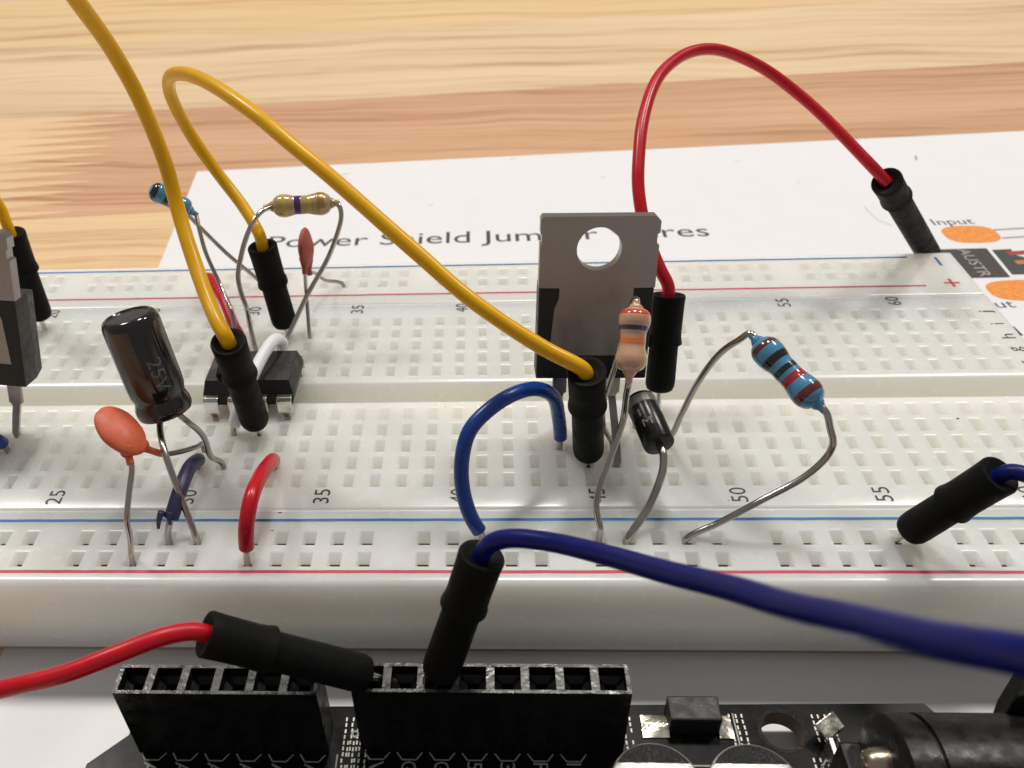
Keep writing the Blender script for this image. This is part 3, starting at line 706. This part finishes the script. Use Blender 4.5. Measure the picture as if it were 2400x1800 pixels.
# ------------------------------------------------------------------ ceramic disc capacitors
RT, UP, BK = Vector((.9984, .0377, -.0414)), Vector((.0082, .6326, .7744)), Vector((.0553, -.7735, .6313))
def disc(parent, c, mdir, sdir, ra, rb, th, m, stubs, rim=.55):
    c = Vector(c); n = mdir.cross(sdir).normalized(); V, F = [], []
    nu, nv = 40, 10
    rings = []
    for j in range(nv+1):
        ph = -math.pi/2+math.pi*j/nv; cr = abs(math.cos(ph))**rim; z = math.sin(ph)
        for k in range(nu):
            t = 2*math.pi*k/nu
            wob = 1+.012*math.sin(3*t+1)+.008*math.sin(7*t)
            V.append(c+mdir*ra*cr*math.cos(t)*wob+sdir*rb*cr*math.sin(t)*wob+n*th*z*(1-.25*cr))
    for j in range(nv):
        for k in range(nu): F.append((j*nu+k, j*nu+(k+1) % nu, (j+1)*nu+(k+1) % nu, (j+1)*nu+k))
    F += [tuple(range(nu-1, -1, -1)), tuple(nv*nu+k for k in range(nu))]
    o = mesh('ceramic_disc', V, F, m, parent, smooth=True)
    for s in stubs:
        Q = catmull(s, 6); k = len(Q); R = [.62-.3*min(1, i/(k*.55)) for i in range(k)]
        V, F = sweep(Q, R, 14); mesh('dipped_shoulder', V, F, m, o, smooth=True)
    return o
mdir = (RT*.66-UP*.75).normalized(); perp = (RT*.75+UP*.66).normalized()
sdir = (perp*.60-BK*.80).normalized()
dc = thing('ceramic_capacitor', (col(29), -4, 0), 'orange dipped disc capacitor tilted above the near rail at left', 'capacitor')
dcc = Vector((-40.84, -4.20, 9.68))
disc(dc, dcc, mdir, sdir, 2.6, 1.95, .70, M['disc'],
     [[dcc+mdir*1.9-sdir*.9, (-40.28, -5.3, 8.6), (-40.0, -5.9, 8.05), (-39.84, -6.3, 7.7)], [dcc+mdir*2.0+sdir*.7, (-39.75, -3.8, 7.6), (-39.3, -3.0, 6.4), (-39.0, -2.3, 5.5)]])
thick('lead', [(-40.0, -5.9, 8.05), (-39.80, -6.3, 7.5), (-39.81, -8.0, 6.27), (-39.98, -9.2, 4.94), (-40.05, -9.6, 4.3), (-40.19, -9.8, 2.47), (col(29), RL, 0), (col(29), RL, -2)], .25, M['lead'], dc, n=4)
thick('lead', [(-39.3, -3.0, 6.4), (-39.05, -2.3, 5.4), (-38.60, -0.5, 3.97), (-37.9, 2.3, 2.2), (-37.8, 3.6, 1.4), (-38.0, 4.6, .8), (col(30), 5.08, 0), (col(30), 5.08, -2)], .25, M['dulllead'], dc)
d2 = thing('ceramic_capacitor', (col(33), 29, 0), 'small brick red disc capacitor seen edge on behind the beige resistor', 'capacitor')
c2 = Vector((-30.29, 29.5, 8.99))
m2, s2 = (UP*1.0+BK*.1).normalized(), (-BK*.98+RT*.15).normalized()
disc(d2, c2, m2, s2, 2.35, 2.0, .95, M['disc2'], rim=1.5, stubs=[[c2-m2*1.2-s2*.7, c2-m2*2.2-s2*.6, c2-m2*3.0-s2*.5], [c2-m2*1.2+s2*.7, c2-m2*2.2+s2*.6+RT*.1, c2-m2*2.9+s2*.8+RT*.2]])
thick('lead', [c2-m2*2.5-s2*.6, (-30.75, 28.4, 4.5), (-30.60, 26.8, 2.2), (col(33), row['i'], 0), (col(33), row['i'], -2)], .22, M['dulllead'], d2)
thick('lead', [c2-m2*2.5+s2*.7, (-30.3, 32.6, 4.0), (-29.6, 34.6, 1.9), (-28.4, 36.4, .6), (col(34), FL, 0), (col(34), FL, -2)], .22, M['dulllead'], d2)

# ------------------------------------------------------------------ resistors
r4 = thing('resistor', (col(48), -1.2, 0), 'glossy blue resistor with black and red bands standing on bent legs at right', 'resistor')
p0, p1 = Vector((13.12, 1.73, 14.0)), Vector((17.09, -3.86, 11.56))
resistor(r4, p0, p1, 1.30, M['rblue'], [(.08, .16, M['b_brown']), (.27, .37, M['b_black']), (.44, .52, M['b_black']), (.56, .67, M['b_red']), (.79, .90, M['b_brown'])])
d = (p1-p0).normalized()
thick('lead', [p0+d*.3, p0-d*.9, (11.9, 2.7, 13.5), (10.8, 3.35, 11.8), (9.56, 4.01, 8.40), (8.66, 4.75, 3.9), (8.2, 5.0, 1.4), (col(48), 5.08, 0), (col(48), 5.08, -2)], .30, M['lead'], r4)
thick('lead', [p1-d*.3, p1+d*.9, (18.0, -5.1, 10.1), (18.35, -5.6, 8.9), (18.02, -5.8, 7.5), (16.42, -6.25, 5.69), (13.18, -6.80, 3.60), (10.24, -7.20, 1.58), (col(48), RU, 0), (col(48)-.6, RU, -1.6)], .30, M['lead'], r4)
r3 = thing('resistor', (col(45), -3, 0), 'tan resistor with red, violet and orange bands held upright before the metal tab', 'resistor')
p0, p1 = Vector((2.69, 1.81, 17.5)), Vector((2.16, -1.50, 13.28))
resistor(r3, p0, p1, 1.32, M['rtan'], [(.04, .13, M['b_redorange']), (.29, .37, M['b_violet']), (.47, .58, M['b_orange'])], neck=.6)
d = (p1-p0).normalized()
thick('lead', [p1-d*.3, p1+d*.9, (1.98, -2.2, 11.4), (1.85, -2.6, 9.0), (.7, -4.6, 6.3), (-.2, -6.0, 4.15), (-.36, -6.6, 3.0), (-.2, -7.0, 1.9), (.05, -7.4, 1.0), (0, RU, 0), (0, RU, -2)], .28, M['lead'], r3, n=5)
thick('lead', [p0+d*.3, p0-d*.35, (2.8, 2.55, 17.75), (2.75, 3.2, 17.3), (2.5, 3.9, 15.2), (1.9, 4.5, 9.6), (1.3, 5.0, 5.2), (1.55, 5.2, 2.0), (2.54, 5.08, 0), (2.54, 5.08, -2)], .28, M['lead'], r3, n=5)
r2 = thing('resistor', (col(31), 20, 0), 'beige resistor with a violet band on tall curved legs behind the chip', 'resistor')
p0, p1 = Vector((-32.75, 27.25, 15.24)), Vector((-26.29, 27.73, 15.26))
resistor(r2, p0, p1, 1.22, M['rolive'], [(.16, .27, M['b_yellow']), (.38, .50, M['b_violet']), (.60, .68, M['b_yellow']), (.76, .90, M['b_gold'])])
thick('lead', [p0+Vector((.3, 0, 0)), (-33.42, 26.06, 15.42), (-34.23, 24.60, 14.97), (-35.04, 22.94, 13.64), (-35.55, 21.78, 12.26), (-36.00, 20.74, 10.40), (-35.82, 20.07, 8.61), (-35.46, 19.65, 7.27), (-35.55, 19.9, 4.2), (col(31), row['g'], 0)], .27, M['lead'], r2)
thick('lead', [p1-Vector((.3, 0, 0)), (-25.60, 27.58, 15.1), (-25.28, 26.92, 14.18), (-26.1, 26.19, 11.78), (-27.25, 25.57, 9.53), (-29.3, 22.8, 6.9), (-31.2, 20.2, 3.9), (-32.6, 18.6, 1.4), (col(32), row['f'], 0)], .27, M['lead'], r2)
r1 = thing('resistor', (col(30), 26, 0), 'small blue resistor far back behind the first yellow wire', 'resistor')
p0, p1 = Vector((-46.75, 30.1, 16.35)), Vector((-43.35, 31.35, 13.0))
resistor(r1, p0, p1, 1.14, M['rblue'], [(.0, .12, M['b_black']), (.30, .44, M['b_black']), (.58, .66, M['b_red'])], neck=.05)
d = (p1-p0).normalized()
thick('lead', [p1-d*.3, p1+d*.6, (-42.4, 30.2, 11.4), (-41.7, 28.6, 9.2), (-40.3, 26.9, 6.0), (-38.6, 23.6, 4.6), (-37.9, 21.4, 2.4), (col(30), row['g'], 0)], .25, M['lead'], r1)
thick('lead', [p0+d*.8, p0+Vector((.1, .9, -.3)), (-46.5, 31.9, 15.4), (-46.0, 33.2, 14.0), (-44.4, 34.9, 9.9), (-41.5, 35.9, 4.9), (-39.4, 36.6, 1.9), (col(30), FL, 0)], .25, M['dulllead'], r1)

# ------------------------------------------------------------------ diode
dd = thing('diode', (col(46), 0, 0), 'stubby black cylindrical diode with a worn silver end, right of the central plug', 'diode')
p0, p1 = Vector((4.21, 3.44, 6.75)), Vector((5.42, -1.85, 5.65)); d = (p1-p0).normalized(); L = (p1-p0).length
lathe('body', p0, p1, [(0, 1.0), (.05, 1.2), (.18, 1.34), (.4, 1.38), (L-.18, 1.38), (L-.03, 1.32), (L, 1.22)], M['diodeblack'], dd, 36)
lathe('cathode_band', p0, p1, [(.42, 1.385), (.45, 1.392), (1.3, 1.392), (1.33, 1.385)], M['b_grey'], dd, 36)
tocam = (camp-(p0+p1)/2); tocam = (tocam-d*tocam.dot(d)).normalized(); side2 = d.cross(tocam).normalized()
for s, t0, ph in (('M', 3.6, .15), ('L', 2.4, .15)):
    V, F, w0, h0 = text_geo(s, 1.0); P = []
    for a, b in V:
        a = a/w0*.85; b = b/h0*.8; th = ph*0-(a)/1.38
        P.append(p0+d*(t0-b)+(tocam*math.cos(th+.1)+side2*-math.sin(th+.1)*(-1 if side2.x > 0 else 1)*-1)*1.392)
    mesh('printed_mark', P, F, M['greyprint'], dd)
thick('lead', [p1-d*.3, p1+d*.6, (5.62, -2.95, 5.35), (5.5, -3.9, 4.6), (5.10, -4.75, 3.7), (4.2, -5.9, 1.9), (2.54, RU, 0), (2.2, RU, -2)], .36, M['lead'], dd)
thick('lead', [p0+d*.5, p0+Vector((.25, .5, -.3)), (4.9, 4.9, 5.6), (5.3, 6.3, 4.0), (5.2, 7.3, 2.0), (col(47), row['d'], 0)], .36, M['lead'], dd)

# ------------------------------------------------------------------ microcontroller board at the front
ZP = -7.3
mc = thing('circuit_board', (-8, -40, ZP), 'black microcontroller circuit board with socket headers along the bottom of the picture', 'circuit board')
hx_, hy_, hr_ = 13.5, -21.5, 1.62
out = [(-38.9, -19.95), (-38.9, -22.5), (-41.5, -25.1), (-41.5, -73), (26.8, -73), (26.8, -21.2), (25.3, -18.9)]
bm = bmesh.new()
ring = [(hx_+hr_*math.cos(2*math.pi*k/32), hy_+hr_*math.sin(2*math.pi*k/32)) for k in range(32)]
o0 = origin(mc)
def addloop(pts, z):
    vs = [bm.verts.new(Vector((x, y, z))*S-o0) for x, y in pts]
    es = [bm.edges.new((vs[i], vs[(i+1) % len(vs)])) for i in range(len(vs))]
    return vs, es
tv, te = addloop(out, ZP); hv_, he = addloop(ring, ZP)
bmesh.ops.triangle_fill(bm, use_beauty=True, use_dissolve=False, edges=te+he)
for f in list(bm.faces):
    c = f.calc_center_median()
    if ((c.x*10+o0.x*10-hx_)**2+(c.y*10+o0.y*10-hy_)**2) < (hr_*.95)**2: bm.faces.remove(f)
bmesh.ops.recalc_face_normals(bm, faces=bm.faces)
for f in bm.faces:
    if f.normal.z < 0: f.normal_flip()
bv, be = addloop(out, ZP-1.6); bh, bhe = addloop(ring, ZP-1.6)
side_f = []
for a, b in ((tv, bv), (hv_, bh)):
    for i in range(len(a)):
        j = (i+1) % len(a); f = bm.faces.new((a[i], b[i], b[j], a[j])); f.material_index = 1
me = bpy.data.meshes.new('board_laminate'); bm.to_mesh(me); bm.free()
me.materials.append(M['pcb']); me.materials.append(M['pcbedge'])
o = bpy.data.objects.new('board_laminate', me); C.objects.link(o); o.parent = mc
# mounting hole ring
def annulus(name, x, y, r0, r1, z, m, parent, n=40, dz=.03):
    V = [(x+r*math.cos(2*math.pi*k/n), y+r*math.sin(2*math.pi*k/n), z) for r in (r0, r1) for k in range(n)]
    return mesh(name, V, [(k, (k+1) % n, n+(k+1) % n, n+k) for k in range(n)], m, parent)
annulus('hole_ring', hx_, hy_, hr_, hr_+.32, ZP+.02, M['canmark'], mc)
# dashes of the stitching pattern, merged (past counting)
V, F = [], []
def dash(x, y, l=.34, wd=.13):
    b = len(V); V.extend([(x-wd/2, y-l/2, ZP+.02), (x+wd/2, y-l/2, ZP+.02), (x+wd/2, y+l/2, ZP+.02), (x-wd/2, y+l/2, ZP+.02)]); F.append((b, b+1, b+2, b+3))
for gx0, nx, gy0, ny in ((-21.2, 3, -20.9, 9), (-20.9, 4, -23.0, 7), (1.15, 2, -20.6, 8), (9.6, 3, -20.2, 6), (16.1, 4, -20.2, 5), (10.6, 3, -24.2, 3), (15.2, 3, -24.0, 4)):
    for i in range(nx):
        for j in range(ny):
            if random.random() < .9: dash(gx0+i*.5+random.uniform(-.03, .03), gy0-j*.52+random.uniform(-.04, .04))
tag(mesh('silkscreen_dashes', V, F, M['via'], mc), None, None, kind='stuff')
for (x0_, y0_, x1_, y1_) in ((1.2, -24.6, 9.4, -24.6), (9.9, -20.0, 9.9, -24.4), (10.4, -24.4, 12.0, -25.4), (15.2, -25.2, 16.4, -23.6), (-21.6, -24.0, -21.6, -27.0)):
    bx_, by_ = Vector((x0_, y0_)), Vector((x1_, y1_)); nn_ = (by_-bx_).normalized(); nn_ = Vector((-nn_.y, nn_.x))*.06
    mesh('silkscreen_line', [(bx_.x-nn_.x, bx_.y-nn_.y, ZP+.02), (by_.x-nn_.x, by_.y-nn_.y, ZP+.02), (by_.x+nn_.x, by_.y+nn_.y, ZP+.02), (bx_.x+nn_.x, bx_.y+nn_.y, ZP+.02)], [(0, 1, 2, 3)], M['silk'], mc)
for (x_, y_) in ((-20.4, -22.2), (10.6, -23.4), (16.9, -21.2), (1.5, -23.6)):
    annulus('via_ring', x_, y_, .16, .34, ZP+.022, M['silk'], mc, 16)
def header(x_first, n, yc, names, order):
    h = thing('x', (0, 0, 0)); bpy.data.objects.remove(h)
    V, F, MI = [], [], []; zt, zb = .6, ZP
    x0, x1 = x_first-1.27, x_first+(n-1)*2.56+1.29
    for i in range(n):
        cx = x_first+i*2.56; b = len(V)
        R = [(1.28, 1.27, zt, 0), (.98, 1.0, zt, 1), (.93, .94, zt-.95, 0), (.45, .45, zt-1.35, 0), (.42, .42, zt-4.5, 2)]
        for rx, ry, z, _ in R: V += [(cx-rx, yc-ry, z), (cx+rx, yc-ry, z), (cx+rx, yc+ry, z), (cx-rx, yc+ry, z)]
        for a in range(4):
            for k in range(4):
                F.append((b+a*4+k, b+a*4+(k+1) % 4, b+a*4+4+(k+1) % 4, b+a*4+4+k)); MI.append(1 if a == 0 else (2 if a == 3 else 0))
        F.append((b+16, b+17, b+18, b+19)); MI.append(2)
    y0, y1 = yc-1.27, yc+1.27
    b = len(V); V += [(x0, y0, zb), (x1, y0, zb), (x1, y1, zb), (x0, y1, zb), (x0, y0, zt), (x1, y0, zt), (x1, y1, zt), (x0, y1, zt)]
    for f in [(0, 1, 5, 4), (1, 2, 6, 5), (2, 3, 7, 6), (3, 0, 4, 7)]: F.append(tuple(b+q for q in f)); MI.append(0)
    o = mesh('socket_header', V, F, [M['socket'], M['rim'], M['void']], mc, mi=MI)
    # silkscreen brackets and names on the camera side
    for i, s in enumerate(names):
        cx = x_first+i*2.56; y = yc-1.42
        P = [(-1.0, 0), (-.55, -.62), (.55, -.62), (1.0, 0)]; V2, F2 = [], []
        for j in range(3):
            (xa_, ya_), (xb_, yb_) = P[j], P[j+1]; dv = Vector((xb_-xa_, yb_-ya_)).normalized(); nv = Vector((-dv.y, dv.x))*.06; q = len(V2)
            V2 += [(cx+xa_-nv.x, y+ya_-nv.y, ZP+.02), (cx+xb_-nv.x, y+yb_-nv.y, ZP+.02), (cx+xb_+nv.x, y+yb_+nv.y, ZP+.02), (cx+xa_+nv.x, y+ya_+nv.y, ZP+.02)]
            F2.append((q, q+1, q+2, q+3))
        mesh('silkscreen_bracket', V2, F2, M['silk'], mc)
        wd = .92*len(s)
        text('silkscreen_name', s, cx, y-.76-wd/2, ZP+.02, 1.15, wd, -math.pi/2, M['silk'], mc)
    return o
header(-36.35, 6, -22.65, ['A5', 'A4', 'A3', 'A2', 'A1', 'A0'], 1)
header(-18.46, 8, -22.35, ['VIN', 'GND', 'GND', '5V', '3.3V', 'RESET', 'IOREF', ''][:7], 1)
# surface-mount rectifier with solder pads
sm = prism('rectifier', [(4.5, -21.9), (8.5, -21.9), (8.5, -19.7), (4.5, -19.7)], ZP+.05, ZP+2.0, M['black'], mc, bev=.15)
for xa_, xb_ in ((2.5, 4.55), (8.45, 9.6)):
    V, F = [], []
    nx, ny = 8, 8
    for j in range(ny+1):
        for i in range(nx+1):
            u, v = i/nx, j/ny; hgt = .10+.45*math.sin(math.pi*v)*(u if xa_ < 4 else 1-u)
            V.append((xa_+(xb_-xa_)*u, -22.3+2.0*v, ZP+hgt+random.uniform(0, .05)))
    for j in range(ny):
        for i in range(nx): F.append((j*(nx+1)+i, j*(nx+1)+i+1, (j+1)*(nx+1)+i+1, (j+1)*(nx+1)+i))
    mesh('solder_pad', V, F, M['solder'], mc, smooth=True)
# two surface-mount electrolytic cans
for cx in (2.0, 8.8):
    cyc = -28.9; ztop = -2.1
    base = prism('can_base', [(cx-3.2, cyc-3.2), (cx+3.2, cyc-3.2), (cx+3.2, cyc+2.2), (cx+2.2, cyc+3.2), (cx-2.2, cyc+3.2), (cx-3.2, cyc+2.2)], ZP, ZP+1.1, M['socket'], mc, bev=.1)
    can = lathe('aluminium_can', (cx, cyc, ZP+1.1), (cx, cyc, ztop), [(0, 3.0), (.3, 3.15), (ztop-ZP-1.1-.35, 3.15), (ztop-ZP-1.1-.1, 3.08), (ztop-ZP-1.1, 2.9), (ztop-ZP-1.1, .01)], M['can'], mc, 48)
    a0 = math.asin(.50)
    P = [(cx+2.95*math.cos(a), cyc+2.95*math.sin(a), ztop+.015) for a in [a0+(math.pi-2*a0)*k/24 for k in range(25)]]
    mesh('black_polarity_mark', P, [tuple(range(25))], M['canmark'], can)
    # side of the can carries the mark too
# barrel power socket
jy, jz, jr = -29.3, -1.85, 5.0
jk = lathe('socket_barrel', (17.2, jy, jz), (30.0, jy, jz), [(0, 3.0), (0.01, jr-.35), (.25, jr), (2.1, jr), (2.12, jr-.22), (2.4, jr-.22), (2.42, jr+.02), (12, jr+.02), (12.05, 3)], M['socket'], mc, 56)
box('socket_block', 15.8, 26.5, jy-4.4, jy+4.4, ZP, ZP+4.2, M['socket'], mc, bev=.25)
lathe('contact_dome', (15.6, jy+.9, jz+1.75), (18.8, jy+.9, jz+1.75), [(0, .02), (.04, .5), (.2, .8), (.6, 1.0), (1.4, 1.1), (2.6, 1.1)], M['brass'], mc, 28)
tabf = frame((16.3, -22.2, ZP+1.2), (.80, .58, .0), (-.5, .72, .35), (0, 0, 1))
box('solder_tab', -.5, 1.6, -.75, .75, -.1, .2, M['solder'], mc, tabf, bev=.08)
box('solder_tab', 16.2, 16.6, -26.6, -23.0, ZP, ZP+1.6, M['dulllead'], mc, bev=.08)
pp_ = thing('power_plug', (31, jy, jz), 'thick black power plug pushed in at the lower right corner', 'plug')
lathe('plug_body', (29.2, jy, jz), (44, jy, jz), [(0, 4.2), (.1, 5.2), (.6, 5.7), (9, 5.6), (12, 4.5), (14.8, 3.0)], M['sleeve'], pp_, 48)
tube('cable', [(43.5, jy, jz), (50, jy-1, jz-1), (60, jy-6, jz-4), (75, jy-20, -7.9), (95, jy-30, -8)], 2.1, M['sleeve'], pp_, 20)
# the black moulded part peeping in at the right edge behind the power socket
kb = thing('connector', (27.2, -21.6, ZS), 'black moulded connector corner at the right edge above the power socket', 'connector')
prism('connector_body', [(25.6, -25.6), (29.0, -20.8), (38, -20.8), (38, -25.6)], -4.0, 3.6, M['sleeve'], kb, bev=.4)
